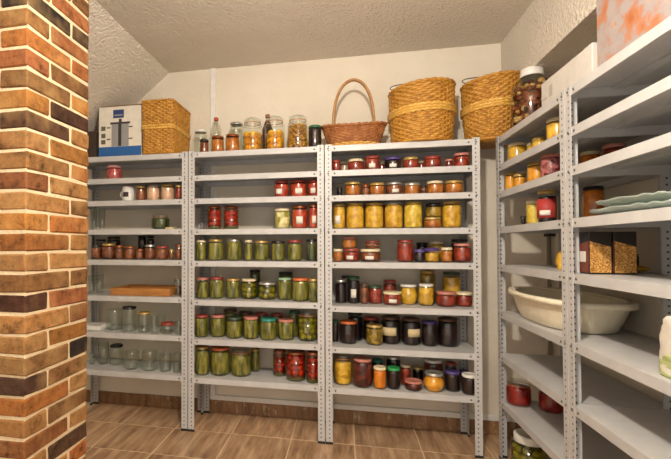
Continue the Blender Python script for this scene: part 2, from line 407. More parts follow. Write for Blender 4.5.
LID = {'gold': ((190, 158, 92), .4, .4, 'gold'), 'silver': ((196, 192, 184), .3, .7, 'silver'), 'copper': ((150, 84, 44), .35, .5, 'copper'), 'red': ((150, 60, 46), .4, 0, 'red'),
 'black': ((34, 28, 26), .4, 0, 'black'), 'cream': ((224, 208, 170), .45, 0, 'cream'), 'pink': ((190, 120, 104), .45, 0, 'pink'), 'mint': ((150, 184, 146), .45, 0, 'mint'),
 'orange': ((206, 106, 52), .45, 0, 'orange'), 'darkgreen': ((52, 70, 48), .45, 0, 'dark green'), 'teal': ((40, 138, 120), .45, 0, 'teal'), 'brown': ((84, 54, 36), .45, 0, 'brown'),
 'green': ((40, 96, 64), .45, 0, 'green'), 'brightgreen': ((46, 156, 84), .45, 0, 'bright green'), 'purple': ((82, 62, 128), .45, 0, 'purple'), 'white': ((226, 222, 212), .4, 0, 'white'),
 'purplecloth': ((76, 52, 110), .9, 0, 'purple cloth'), 'pinkcheck': ((206, 140, 136), .5, 0, 'pink'), 'glass': (None, 0, 0, 'glass'), 'clip': (None, 0, 0, 'clip-top glass')}
LM = {k: plain('lid_' + k, v[0], v[1], v[2]) for k, v in LID.items() if v[0]}
m_rubber = plain('rubber_ring', (188, 120, 70), .7); m_wire = plain('steel_wire', (170, 164, 154), .3, .9)
m_label = {'white': plain('paper_label', (228, 222, 208), .8), 'cream': plain('cream_paper_label', (216, 196, 150), .8), 'red': plain('red_label', (172, 52, 46), .6)}
rj = random.Random(7)

def arc_patch(mb, r, z0, z1, a0, a1, n=8):
    vs = []; t = .0007
    for i in range(n + 1):
        a = a0 + (a1 - a0)*i/n
        for rr in (r, r + t):
            for z in (z0, z1): vs.append((rr*math.cos(a), rr*math.sin(a), z))
    F = []
    for i in range(n):
        b, c = i*4, i*4 + 4
        F += [(b+2, c+2, c+3, b+3), (b+1, c+1, c, b), (b+1, b+3, c+3, c+1), (b, c, c+2, b+2)]
    F += [(0, 2, 3, 1), (n*4, n*4+1, n*4+3, n*4+2)]
    return mb.add(vs, F, True)

def balls(r, z0, z1, br, seed, sz=1.0):
    rr = random.Random(seed); m = MB(); z = z0 + br*sz
    layer = 0
    while z < z1 - br*.6:
        n = max(3, int(2*PI*(r - br)/(2.05*br))); off = rr.uniform(0, 6)
        for k in range(n):
            a = off + 2*PI*k/n; q = br*rr.uniform(.9, 1.04)
            m.ball(((r - br*1.02)*math.cos(a), (r - br*1.02)*math.sin(a), z + rr.uniform(-.2, .2)*br), q, 1, 1, sz)
        m.ball((0, 0, z), br*.95, 1, 1, sz); z += br*1.62*sz; layer += 1
    return m

def make_jar(name, X, Y, Z, r, h, cont, lid, shape, lab, face=-PI/2):
    root = empty(name, (X, Y, Z))
    seg = 24
    if shape == 'mug':
        MB().lathe([(0, .003), (r*.9, 0), (r*.93, .003), (r, .012), (r, h - .002), (r - .002, h), (r - .004, h - .002), (r - .004, .012), (0, .008)], seg).build('cup', m_white, root)
        pts = [(-r*math.cos(.5) - .0 - .018*math.sin(PI*i/10), r*.3, h*.25 + h*.5*i/10) for i in range(11)]
        MB().tube([(-r*.96 - .02*math.sin(PI*i/10), 0, h*.22 + h*.55*i/10) for i in range(11)], .0035).build('handle', m_white, root)
        arc_patch(MB(), r, h*.3, h*.62, face - .45, face + .5).build('print', plain('dark_print', (64, 40, 48), .5), root)
        return root
    if shape == 'tumbler':
        MB().lathe([(0, .0), (r*.78, 0), (r*.82, .004), (r, h), (r - .0022, h), (r*.82 - .002, .012), (0, .012)], seg).build('glass', m_glass, root)
        return root
    hl = min(.0125, h*.18) if lid not in ('none',) else 0
    if shape == 'clip' or lid in ('glass', 'clip'): hl = min(.03, h*.16)
    if lid == 'purplecloth': hl = h*.22
    rn = r*{'jar': .87, 'squat': .9, 'barrel': .8, 'clip': .8}[shape]
    hb = h - hl*.3
    hs = hb - hl - min(.02, h*.12)           # shoulder height
    if shape == 'barrel':
        body = [(r*.72*1, 0)] + [(r*(.76 + .24*math.sin(PI*(i/8))), .006 + (hs - .006)*i/8) for i in range(9)]
        prof = [(0, .0)] + body + [(rn, hs + (hb - hl - hs)*.7), (rn, hb)]
        inner = [(0, .004), (r*.70, .004)] + [(max(r*(.76 + .24*math.sin(PI*(i/8))) - .0035, .01), .008 + (hs - .008)*i/8) for i in range(9)] + [(rn - .004, hs + .01), (0, hs + .011)]
    else:
        prof = [(0, .0), (r*.86, 0), (r*.96, .004), (r, .012), (r, hs*.5), (r, hs), (r*.985, hs + (hb - hl - hs)*.35), (rn*1.02, hb - hl - .001), (rn, hb - hl*.8), (rn, hb)]
        k = rj.uniform(.3, 1.0) if lid not in ('clip',) else .6
        lev = hs + (hb - hl - hs)*k
        inner = [(0, .005), (r*.84, .005), (r - .005, .014), (r - .0032, .02), (r - .0032, hs*.5), (r - .0032, min(hs, lev)), (min(r - .004, rn*1.0 if k > .7 else r*.96 - .004), lev), (0, lev + .0005)]
    MB().lathe(prof, seg).build('glass', m_glass, root)
    if cont == 'empty':
        q = [(max(a - .0035, 0), max(z, .008)) for a, z in prof[1:]]
        MB().lathe([(0, .008)] + q, seg).build('inner_wall', m_glass, root)
        if lid == 'none':
            for z in (hb - .001, hb - .008):
                MB().tube([((rn + .0006)*math.cos(2*PI*i/20), (rn + .0006)*math.sin(2*PI*i/20), z) for i in range(20)], .0016, 6, True).build('thread', m_glass, root)
    else:
        if CONT[cont][2] == 'ball':
            zt = inner[-1][1]
            br = {'tomato': .021, 'greenfruit': .02, 'lemon': .026, 'mushroom': .016}[cont]; br = min(br, r*.46)
            hi_ = zt if cont != 'lemon' else zt*.92
            bl = {'tomato': (m_redbrine, 1.0), 'greenfruit': (m_greenbrine, 1.0), 'lemon': (m_amber, .66), 'mushroom': (m_amber, .9)}[cont]
            MB().lathe([(0, .0045), (r*.84, .0045), (r - .0045, .014), (r - .0026, .02), (r - .0026, zt*bl[1]), (0, zt*bl[1])], seg).build('brine', bl[0], root)
            if cont == 'tomato':
                MB().lathe([(0, .005), (r - .006, .005), (r - .0035, .015), (r - .0035, zt*.17), (0, zt*.17)], seg).build('dill', m_dill, root)
                balls(r - .0035, zt*.16, zt, br, rj.random(), .95).build('tomatoes', CM[cont], root)['kind'] = 'stuff'
            else:
                balls(r - .0035, .006, hi_, br, rj.random(), 1.0 if cont != 'mushroom' else .7).build('fruit', CM[cont], root)['kind'] = 'stuff'
        else:
            MB().lathe(inner, seg).build('contents', CM[cont], root)
    if lid in LM:
        if lid == 'purplecloth':
            m = MB(); vs = []; n = 36
            rows = [(0, h), (rn*.8, h - .001), (rn*1.06, h - .006), (rn*1.08, h - hl*.55), (rn*1.3, h - hl*1.15)]
            L = []
            for q, (rr, z) in enumerate(rows):
                if rr == 0: L.append([len(vs)]); vs.append((0, 0, z)); continue
                L.append(list(range(len(vs), len(vs) + n)))
                for i in range(n):
                    a = 2*PI*i/n; e = rr*(1 + (.06*math.cos(9*a) if q == 4 else 0)); vs.append((e*math.cos(a), e*math.sin(a), z))
            F = []
            for A, B in zip(L, L[1:]):
                for i in range(n):
                    j = (i + 1) % n
                    F.append((A[0], B[i], B[j]) if len(A) == 1 else (A[i], B[i], B[j], A[j]))
            m.add(vs, F, True).build('cloth_cover', LM[lid], root)
        else:
            rl = rn*1.04 + .001
            MB().lathe([(rn + .0004, hb - hl*.95), (rl, hb - hl*.95), (rl + .0008, hb - hl*.8), (rl, hb - hl*.6), (rl, h - .003), (rl - .003, h), (rl*.72, h - .0006), (rl*.7, h - .0016), (0, h - .0016)], seg).build('lid', LM[lid], root)
    elif lid in ('glass', 'clip'):
        MB().lathe([(rn + .001, hb - hl*.75), (rn*1.06, hb - hl*.75), (rn*1.06, hb - hl*.6), (rn + .001, hb - hl*.6)], seg).build('rubber_ring', m_rubber, root)
        MB().lathe([(rn*1.05, hb - hl*.6), (rn*1.06, h - .008), (rn*.9, h - .001), (rn*.5, h), (0, h - .001)], seg).build('lid', m_glass, root)
        if lid == 'clip' or shape == 'clip':
            MB().tube([((rn*1.0 + .004)*math.cos(2*PI*i/24), (rn*1.0 + .004)*math.sin(2*PI*i/24), hb - hl*1.15) for i in range(24)], .0013, 6, True).build('wire_band', m_wire, root)
            MB().tube([(rn*1.08*math.cos(face + .5), rn*1.08*math.sin(face + .5), hb - hl*1.2), (rn*1.14*math.cos(face + .4), rn*1.14*math.sin(face + .4), hb - hl*.3), (rn*.9*math.cos(face), rn*.9*math.sin(face), h + .0015),
                       (rn*1.14*math.cos(face - .4), rn*1.14*math.sin(face - .4), hb - hl*.3), (rn*1.08*math.cos(face - .5), rn*1.08*math.sin(face - .5), hb - hl*1.2)], .0013, 6).build('wire_clip', m_wire, root)
    if lab and shape != 'barrel':
        a0 = face + rj.uniform(-.25, .3)
        if lab == 'redlabel':
            arc_patch(MB(), r, hs*.2, hs*.95, face - 1.3, face + 1.3, 14).build('label', m_label['red'], root)
            arc_patch(MB(), r + .0008, hs*.3, hs*.5, face - .5, face + .6).build('label_band', m_label['white'], root)
        elif lab == 'cream':
            arc_patch(MB(), r, hs*.42, hs*.8, a0 - .75, a0 + .75).build('label', m_label['cream'], root)
        else:
            arc_patch(MB(), r, hs*.28, hs*.68, a0 - .42, a0 + .42).build('label', m_label['white'], root)
    return root

JARS = [
(1, 2, -0.589, 0.103, 1.642, 0.055, 0.101, 'rosejam', 'pinkcheck', 'jar', '', 'f'),
(1, 3, -0.476, 0.097, 1.492, 0.043, 0.102, 'mug', 'none', 'mug', '', 'f'),
(1, 3, -0.379, 0.086, 1.492, 0.036, 0.105, 'brownjam', 'gold', 'jar', '', 'f'),
(1, 3, -0.293, 0.1, 1.492, 0.046, 0.11, 'pinkpaste', 'silver', 'jar', '', 'f'),
(1, 3, -0.188, 0.1, 1.492, 0.046, 0.11, 'pinkpaste', 'gold', 'jar', '', 'f'),
(1, 3, -0.097, 0.071, 1.492, 0.024, 0.1, 'redjam', 'gold', 'jar', '', 'f'),
(1, 4, -0.725, 0.069, 1.298, 0.024, 0.154, 'empty', 'none', 'tumbler', '', 'f'),
(1, 4, -0.668, 0.081, 1.298, 0.024, 0.153, 'empty', 'none', 'tumbler', '', 'f'),
(1, 4, -0.244, 0.111, 1.298, 0.062, 0.101, 'darkgreen', 'glass', 'clip', '', 'f'),
(1, 5, -0.713, 0.081, 1.094, 0.033, 0.102, 'brownjam', 'black', 'jar', '', 'f'),
(1, 5, -0.632, 0.111, 1.094, 0.05, 0.11, 'brownjam', 'gold', 'jar', '', 'f'),
(1, 5, -0.535, 0.08, 1.094, 0.029, 0.097, 'brownjam', 'copper', 'jar', '', 'f'),
(1, 5, -0.465, 0.101, 1.094, 0.041, 0.091, 'brownjam', 'copper', 'jar', '', 'f'),
(1, 5, -0.38, 0.079, 1.094, 0.027, 0.073, 'brownjam', 'copper', 'jar', '', 'f'),
(1, 5, -0.312, 0.094, 1.094, 0.039, 0.102, 'brownjam', 'silver', 'jar', '', 'f'),
(1, 5, -0.222, 0.092, 1.094, 0.044, 0.091, 'brownjam', 'red', 'jar', '', 'f'),
(1, 5, -0.147, 0.071, 1.094, 0.017, 0.07, 'brownjam', 'gold', 'jar', '', 'f'),
(1, 5, -0.102, 0.086, 1.094, 0.026, 0.101, 'brownjam', 'copper', 'jar', '', 'f'),
(1, 5, -0.765, 0.225, 1.094, 0.038, 0.141, 'dark', 'black', 'jar', '', 'b'),
(1, 5, -0.66, 0.225, 1.094, 0.048, 0.16, 'dark', 'black', 'jar', '', 'b'),
(1, 5, -0.437, 0.225, 1.094, 0.03, 0.164, 'dark', 'black', 'jar', '', 'b'),
(1, 5, -0.373, 0.225, 1.094, 0.028, 0.164, 'dark', 'black', 'jar', '', 'b'),
(1, 6, -0.759, 0.1, 0.852, 0.024, 0.129, 'empty', 'none', 'tumbler', '', 'f'),
(1, 6, -0.723, 0.144, 0.852, 0.028, 0.136, 'empty', 'none', 'tumbler', '', 'f'),
(1, 6, -0.125, 0.133, 0.852, 0.029, 0.108, 'empty', 'none', 'jar', '', 'f'),
(1, 7, -0.597, 0.128, 0.605, 0.053, 0.138, 'empty', 'none', 'jar', '', 'f'),
(1, 7, -0.466, 0.096, 0.605, 0.05, 0.165, 'empty', 'black', 'jar', '', 'f'),
(1, 7, -0.347, 0.082, 0.605, 0.046, 0.135, 'empty', 'gold', 'jar', '', 'f'),
(1, 7, -0.261, 0.053, 0.605, 0.028, 0.11, 'empty', 'none', 'jar', '', 'f'),
(1, 7, -0.284, 0.225, 0.605, 0.026, 0.096, 'empty', 'none', 'jar', '', 'b'),
(1, 7, -0.174, 0.069, 0.605, 0.048, 0.072, 'empty', 'red', 'jar', '', 'f'),
(1, 7, -0.085, 0.045, 0.605, 0.024, 0.088, 'empty', 'none', 'jar', '', 'f'),
(1, 8, -0.776, 0.142, 0.35, 0.022, 0.074, 'empty', 'none', 'jar', '', 'f'),
(1, 8, -0.699, 0.158, 0.35, 0.039, 0.154, 'empty', 'none', 'tumbler', '', 'f'),
(1, 8, -0.602, 0.167, 0.35, 0.048, 0.138, 'empty', 'black', 'jar', '', 'f'),
(1, 8, -0.445, 0.094, 0.35, 0.052, 0.117, 'empty', 'none', 'jar', '', 'f'),
(1, 8, -0.311, 0.09, 0.35, 0.052, 0.128, 'empty', 'none', 'jar', '', 'f'),
(1, 8, -0.197, 0.09, 0.35, 0.042, 0.112, 'empty', 'none', 'jar', '', 'f'),
(1, 8, -0.105, 0.077, 0.35, 0.03, 0.124, 'empty', 'none', 'jar', '', 'f'),
(2, 3, 0.592, 0.101, 1.492, 0.049, 0.11, 'pepper', 'red', 'jar', 'white', 'f'),
(2, 3, 0.7, 0.111, 1.492, 0.055, 0.11, 'pepper', 'red', 'jar', 'white', 'f'),
(2, 3, 0.799, 0.093, 1.492, 0.038, 0.11, 'pepper', 'red', 'jar', 'white', 'f'),
(2, 4, 0.144, 0.094, 1.294, 0.047, 0.154, 'tomato', 'copper', 'jar', '', 'f'),
(2, 4, 0.257, 0.106, 1.294, 0.05, 0.153, 'tomato', 'copper', 'jar', '', 'f'),
(2, 4, 0.596, 0.106, 1.294, 0.052, 0.129, 'mixed', 'cream', 'jar', '', 'f'),
(2, 4, 0.709, 0.101, 1.294, 0.051, 0.146, 'pepper', 'copper', 'jar', 'white', 'f'),
(2, 4, 0.797, 0.077, 1.294, 0.031, 0.149, 'pepper', 'copper', 'jar', 'white', 'f'),
(2, 5, 0.054, 0.093, 1.09, 0.035, 0.135, 'green', 'cream', 'jar', '', 'f'),
(2, 5, 0.152, 0.104, 1.09, 0.052, 0.14, 'green', 'gold', 'jar', '', 'f'),
(2, 5, 0.275, 0.109, 1.09, 0.053, 0.14, 'green', 'silver', 'jar', '', 'f'),
(2, 5, 0.378, 0.085, 1.09, 0.027, 0.134, 'green', 'cream', 'jar', '', 'f'),
(2, 5, 0.46, 0.102, 1.09, 0.047, 0.129, 'green', 'gold', 'jar', '', 'f'),
(2, 5, 0.569, 0.105, 1.09, 0.046, 0.128, 'green', 'black', 'jar', '', 'f'),
(2, 5, 0.676, 0.099, 1.09, 0.048, 0.133, 'green', 'red', 'jar', '', 'f'),
(2, 5, 0.784, 0.092, 1.09, 0.035, 0.137, 'darkgreen', 'black', 'jar', '', 'f'),
(2, 6, 0.064, 0.091, 0.84, 0.039, 0.137, 'green', 'pink', 'jar', '', 'f'),
(2, 6, 0.153, 0.118, 0.84, 0.049, 0.14, 'green', 'red', 'jar', '', 'f'),
(2, 6, 0.261, 0.136, 0.84, 0.047, 0.131, 'green', 'gold', 'jar', '', 'f'),
(2, 6, 0.37, 0.133, 0.84, 0.052, 0.131, 'greenfruit', 'cream', 'jar', '', 'f'),
(2, 6, 0.494, 0.121, 0.84, 0.059, 0.112, 'greenfruit', 'silver', 'squat', '', 'f'),
(2, 6, 0.608, 0.129, 0.84, 0.046, 0.142, 'green', 'mint', 'jar', '', 'f'),
(2, 6, 0.714, 0.09, 0.84, 0.054, 0.144, 'green', 'orange', 'jar', '', 'f'),
(2, 6, 0.795, 0.054, 0.84, 0.028, 0.143, 'green', 'gold', 'jar', '', 'f'),
(2, 6, 0.391, 0.225, 0.84, 0.038, 0.182, 'darkgreen', 'black', 'jar', '', 'b'),
(2, 6, 0.6, 0.226, 0.84, 0.049, 0.172, 'darkgreen', 'black', 'jar', '', 'b'),
(2, 7, 0.061, 0.087, 0.59, 0.045, 0.143, 'green', 'red', 'jar', '', 'f'),
(2, 7, 0.165, 0.113, 0.59, 0.051, 0.142, 'green', 'pink', 'jar', '', 'f'),
(2, 7, 0.28, 0.095, 0.59, 0.052, 0.135, 'green', 'darkgreen', 'jar', '', 'f'),
(2, 7, 0.391, 0.098, 0.59, 0.05, 0.14, 'green', 'pink', 'jar', '', 'f'),
(2, 7, 0.507, 0.091, 0.59, 0.053, 0.134, 'green', 'teal', 'jar', '', 'f'),
(2, 7, 0.617, 0.113, 0.59, 0.053, 0.129, 'green', 'pink', 'jar', '', 'f'),
(2, 7, 0.755, 0.118, 0.59, 0.063, 0.186, 'greenfruit', 'glass', 'jar', '', 'f'),
(2, 7, 0.218, 0.225, 0.59, 0.049, 0.162, 'green', 'brown', 'jar', '', 'b'),
(2, 7, 0.328, 0.225, 0.59, 0.048, 0.148, 'green', 'brown', 'jar', '', 'b'),
(2, 7, 0.436, 0.225, 0.59, 0.042, 0.146, 'green', 'red', 'jar', '', 'b'),
(2, 7, 0.542, 0.225, 0.59, 0.043, 0.145, 'green', 'red', 'jar', '', 'b'),
(2, 7, 0.657, 0.225, 0.59, 0.04, 0.164, 'green', 'green', 'jar', '', 'b'),
(2, 8, 0.064, 0.091, 0.343, 0.047, 0.184, 'green', 'gold', 'jar', '', 'f'),
(2, 8, 0.179, 0.119, 0.343, 0.064, 0.177, 'green', 'orange', 'jar', '', 'f'),
(2, 8, 0.318, 0.126, 0.343, 0.067, 0.175, 'green', 'glass', 'jar', '', 'f'),
(2, 8, 0.391, 0.225, 0.343, 0.033, 0.151, 'green', 'gold', 'jar', '', 'b'),
(2, 8, 0.568, 0.162, 0.343, 0.043, 0.167, 'tomato', 'copper', 'jar', '', 'f'),
(2, 8, 0.681, 0.102, 0.343, 0.063, 0.18, 'tomato', 'copper', 'jar', '', 'f'),
(2, 8, 0.791, 0.068, 0.343, 0.041, 0.188, 'tomato', 'copper', 'jar', '', 'f'),
(3, 2, 0.938, 0.078, 1.642, 0.026, 0.075, 'redjam', 'red', 'jar', '', 'f'),
(3, 2, 1.057, 0.109, 1.642, 0.05, 0.079, 'redjam', 'cream', 'jar', '', 'f'),
(3, 2, 1.157, 0.105, 1.642, 0.047, 0.093, 'redjam', 'red', 'jar', 'white', 'f'),
(3, 2, 1.276, 0.097, 1.642, 0.05, 0.079, 'dark', 'purple', 'jar', 'white', 'f'),
(3, 2, 1.379, 0.093, 1.642, 0.046, 0.074, 'redjam', 'gold', 'jar', '', 'f'),
(3, 2, 1.504, 0.098, 1.642, 0.05, 0.075, 'redjam', 'red', 'jar', '', 'f'),
(3, 2, 1.593, 0.083, 1.642, 0.023, 0.054, 'redjam', 'pink', 'jar', '', 'f'),
(3, 2, 1.665, 0.098, 1.642, 0.046, 0.087, 'redjam', 'pink', 'jar', '', 'f'),
(3, 2, 0.989, 0.225, 1.642, 0.026, 0.091, 'pinkpaste', 'cream', 'jar', '', 'b'),
(3, 2, 1.223, 0.225, 1.642, 0.022, 0.082, 'redjam', 'cream', 'jar', '', 'b'),
(3, 2, 1.463, 0.225, 1.642, 0.025, 0.079, 'redjam', 'cream', 'jar', '', 'b'),
(3, 3, 0.958, 0.073, 1.49, 0.019, 0.058, 'dark', 'black', 'jar', '', 'f'),
(3, 3, 1.039, 0.1, 1.49, 0.05, 0.088, 'amberjam', 'gold', 'jar', '', 'f'),
(3, 3, 1.115, 0.074, 1.49, 0.021, 0.07, 'brownjam', 'copper', 'jar', '', 'f'),
(3, 3, 1.184, 0.099, 1.49, 0.048, 0.079, 'amberjam', 'gold', 'jar', '', 'f'),
(3, 3, 1.284, 0.099, 1.49, 0.049, 0.08, 'brownjam', 'silver', 'jar', 'white', 'f'),
(3, 3, 1.387, 0.103, 1.49, 0.049, 0.073, 'amberjam', 'silver', 'jar', '', 'f'),
(3, 3, 1.451, 0.073, 1.49, 0.019, 0.053, 'brownjam', 'black', 'jar', '', 'f'),
(3, 3, 1.519, 0.108, 1.49, 0.049, 0.081, 'amberjam', 'cream', 'jar', '', 'f'),
(3, 3, 1.625, 0.109, 1.49, 0.053, 0.08, 'amberjam', 'gold', 'jar', '', 'f'),
(3, 4, 0.954, 0.098, 1.289, 0.039, 0.157, 'peach', 'gold', 'jar', 'white', 'f'),
(3, 4, 1.051, 0.114, 1.289, 0.056, 0.161, 'peach', 'gold', 'jar', '', 'f'),
(3, 4, 1.167, 0.117, 1.289, 0.057, 0.161, 'peach', 'gold', 'jar', '', 'f'),
(3, 4, 1.281, 0.11, 1.289, 0.055, 0.161, 'peach', 'silver', 'jar', '', 'f'),
(3, 4, 1.393, 0.102, 1.289, 0.054, 0.161, 'pear', 'gold', 'jar', '', 'f'),
(3, 4, 1.503, 0.107, 1.289, 0.05, 0.066, 'amberjam', 'gold', 'jar', '', 'f'),
(3, 4, 1.508, 0.107, 1.355, 0.046, 0.083, 'olive', 'black', 'jar', '', 's'),
(3, 4, 1.612, 0.115, 1.289, 0.056, 0.159, 'peach', 'gold', 'jar', '', 'f'),
(3, 5, 0.946, 0.085, 1.088, 0.031, 0.079, 'amberjam', 'cream', 'jar', '', 'f'),
(3, 5, 1.028, 0.106, 1.088, 0.05, 0.081, 'redjam', 'red', 'jar', 'white', 'f'),
(3, 5, 1.143, 0.111, 1.088, 0.063, 0.078, 'brownjam', 'cream', 'squat', 'white', 'f'),
(3, 5, 1.016, 0.106, 1.169, 0.045, 0.072, 'amberjam', 'pink', 'jar', '', 's'),
(3, 5, 1.155, 0.111, 1.166, 0.047, 0.05, 'brownjam', 'red', 'jar', '', 's'),
(3, 5, 1.346, 0.107, 1.088, 0.049, 0.133, 'redjam', 'red', 'jar', '', 'f'),
(3, 5, 1.423, 0.068, 1.088, 0.034, 0.076, 'dark', 'purple', 'jar', '', 'f'),
(3, 5, 1.496, 0.106, 1.088, 0.044, 0.087, 'corn', 'purplecloth', 'jar', '', 'f'),
(3, 5, 1.578, 0.094, 1.088, 0.034, 0.088, 'amberjam', 'cream', 'jar', '', 'f'),
(3, 5, 1.666, 0.097, 1.088, 0.05, 0.111, 'redjam', 'pink', 'jar', '', 'f'),
(3, 5, 1.462, 0.225, 1.088, 0.036, 0.118, 'dark', 'black', 'jar', '', 'b'),
(3, 5, 1.548, 0.225, 1.088, 0.047, 0.124, 'peach', 'cream', 'jar', '', 'b'),
(3, 5, 1.682, 0.225, 1.088, 0.05, 0.138, 'dark', 'black', 'jar', '', 'b'),
(3, 6, 0.962, 0.156, 0.825, 0.037, 0.148, 'dark', 'silver', 'jar', '', 'f'),
(3, 6, 1.042, 0.159, 0.825, 0.039, 0.169, 'dark', 'green', 'jar', 'white', 'f'),
(3, 6, 1.107, 0.14, 0.825, 0.026, 0.125, 'brownjam', 'brown', 'jar', '', 'f'),
(3, 6, 1.173, 0.166, 0.825, 0.042, 0.112, 'redjam', 'darkgreen', 'jar', '', 'f'),
(3, 6, 1.271, 0.14, 0.825, 0.056, 0.08, 'redjam', 'cream', 'squat', 'white', 'f'),
(3, 6, 1.375, 0.192, 0.825, 0.057, 0.122, 'corn', 'white', 'barrel', '', 'f'),
(3, 6, 1.472, 0.15, 0.825, 0.045, 0.13, 'corn', 'white', 'jar', '', 'f'),
(3, 6, 1.58, 0.126, 0.825, 0.056, 0.088, 'redjam', 'pink', 'squat', '', 'f'),
(3, 6, 1.685, 0.147, 0.825, 0.047, 0.085, 'redjam', 'cream', 'squat', '', 'f'),
(3, 6, 1.0, 0.226, 0.825, 0.036, 0.167, 'dark', 'black', 'jar', '', 'b'),
(3, 6, 1.269, 0.248, 0.825, 0.041, 0.142, 'redjam', 'red', 'jar', '', 'b'),
(3, 6, 1.497, 0.244, 0.825, 0.047, 0.204, 'olive', 'gold', 'jar', '', 'b'),
(3, 6, 1.638, 0.239, 0.825, 0.053, 0.196, 'corn', 'darkgreen', 'jar', '', 'b'),
(3, 6, 1.563, 0.208, 0.825, 0.024, 0.084, 'amberjam', 'pink', 'jar', '', 'b'),
(3, 7, 0.925, 0.144, 0.58, 0.023, 0.138, 'dark', 'green', 'jar', '', 'f'),
(3, 7, 1.007, 0.136, 0.58, 0.055, 0.137, 'dark', 'orange', 'jar', '', 'f'),
(3, 7, 1.165, 0.129, 0.58, 0.052, 0.122, 'olive', 'gold', 'jar', '', 'f'),
(3, 7, 1.266, 0.185, 0.58, 0.06, 0.166, 'dark', 'brown', 'jar', 'cream', 'f'),
(3, 7, 1.387, 0.177, 0.58, 0.057, 0.161, 'dark', 'brown', 'jar', 'cream', 'f'),
(3, 7, 1.493, 0.162, 0.58, 0.046, 0.149, 'dark', 'purple', 'jar', '', 'f'),
(3, 7, 1.6, 0.179, 0.58, 0.059, 0.167, 'dark', 'brown', 'jar', '', 'f'),
(3, 7, 1.051, 0.232, 0.58, 0.048, 0.174, 'dark', 'black', 'jar', '', 'b'),
(3, 7, 1.151, 0.234, 0.58, 0.049, 0.149, 'dark', 'red', 'jar', '', 'b'),
(3, 8, 0.973, 0.103, 0.337, 0.055, 0.185, 'corn', 'glass', 'jar', '', 'f'),
(3, 8, 1.091, 0.08, 0.337, 0.059, 0.168, 'plum', 'pink', 'jar', '', 'f'),
(3, 8, 1.19, 0.058, 0.337, 0.039, 0.127, 'orange', 'cream', 'jar', '', 'f'),
(3, 8, 1.27, 0.071, 0.337, 0.039, 0.124, 'dark', 'brightgreen', 'jar', '', 'f'),
(3, 8, 1.349, 0.149, 0.337, 0.03, 0.124, 'redjam', 'cream', 'jar', '', 'f'),
(3, 8, 1.382, 0.071, 0.337, 0.051, 0.054, 'plum', 'pink', 'squat', '', 'f'),
(3, 8, 1.432, 0.225, 0.337, 0.033, 0.094, 'dark', 'gold', 'jar', '', 'b'),
(3, 8, 1.498, 0.08, 0.337, 0.061, 0.106, 'honey', 'silver', 'barrel', '', 'f'),
(3, 8, 1.605, 0.099, 0.337, 0.043, 0.115, 'dark', 'purple', 'jar', '', 'f'),
(3, 8, 1.688, 0.061, 0.337, 0.044, 0.112, 'dark', 'white', 'jar', '', 'f'),
(3, 8, 1.186, 0.225, 0.337, 0.037, 0.127, 'dark', 'teal', 'jar', '', 'b'),
(3, 8, 1.286, 0.225, 0.337, 0.044, 0.153, 'dark', 'silver', 'jar', '', 'b'),
(3, 8, 1.523, 0.225, 0.337, 0.055, 0.144, 'plum', 'white', 'jar', '', 'b'),
(3, 8, 1.625, 0.225, 0.337, 0.034, 0.13, 'dark', 'red', 'jar', '', 'b'),
(3, 8, 1.699, 0.225, 0.337, 0.033, 0.085, 'dark', 'purple', 'jar', '', 'b'),
(2, 1, 0.076, 0.088, 1.793, 0.031, 0.099, 'brownjam', 'black', 'jar', '', 'f'),
(2, 1, 0.167, 0.095, 1.793, 0.043, 0.117, 'amberjam', 'copper', 'jar', '', 'f'),
(2, 1, 0.269, 0.094, 1.793, 0.047, 0.122, 'amberjam', 'copper', 'jar', '', 'f'),
(2, 1, 0.399, 0.114, 1.793, 0.065, 0.223, 'lemon', 'clip', 'clip', '', 'f'),
(2, 1, 0.545, 0.121, 1.793, 0.065, 0.226, 'lemon', 'clip', 'clip', '', 'f'),
(2, 1, 0.695, 0.124, 1.793, 0.066, 0.224, 'mushroom', 'clip', 'clip', '', 'f'),
(2, 1, 0.807, 0.089, 1.793, 0.043, 0.147, 'dark', 'green', 'jar', '', 'f'),
(2, 1, 0.262, 0.225, 1.793, 0.047, 0.237, 'empty', 'silver', 'jar', '', 'b'),
(4, 2, 1.92, -0.03, 1.637, 0.05, 0.108, 'peach', 'cream', 'jar', '', 'f'),
(4, 2, 1.95, -0.149, 1.637, 0.03, 0.084, 'peach', 'cream', 'jar', '', 'f'),
(4, 2, 1.94, -0.253, 1.637, 0.036, 0.085, 'peach', 'gold', 'jar', '', 'f'),
(4, 2, 1.97, -0.345, 1.637, 0.035, 0.093, 'redjam', 'red', 'jar', '', 'f'),
(4, 2, 1.92, -0.48, 1.637, 0.045, 0.114, 'peach', 'cream', 'jar', '', 'f'),
(4, 3, 1.89, -0.012, 1.487, 0.03, 0.105, 'honey', 'gold', 'jar', '', 'f'),
(4, 3, 1.90, -0.11, 1.487, 0.03, 0.08, 'honey', 'gold', 'jar', '', 'f'),
(4, 3, 1.97, -0.1, 1.487, 0.03, 0.1, 'honey', 'copper', 'jar', '', 'f'),
(4, 3, 1.92, -0.27, 1.487, 0.045, 0.108, 'honey', 'gold', 'jar', '', 'f'),
(4, 3, 1.91, -0.44, 1.487, 0.045, 0.112, 'berry', 'pink', 'jar', '', 'f'),
(4, 3, 2.05, -0.47, 1.487, 0.04, 0.112, 'orange', 'cream', 'jar', '', 'f'),
(4, 3, 2.05, -0.64, 1.487, 0.04, 0.105, 'redjam', 'pink', 'jar', '', 'f'),
(4, 4, 1.9, -0.15, 1.29, 0.014, 0.05, 'dark', 'black', 'jar', '', 'f'),
(4, 4, 1.925, -0.215, 1.29, 0.036, 0.122, 'pear', 'cream', 'jar', '', 'f'),
(4, 4, 1.905, -0.405, 1.29, 0.04, 0.15, 'dark', 'gold', 'jar', 'redlabel', 'f'),
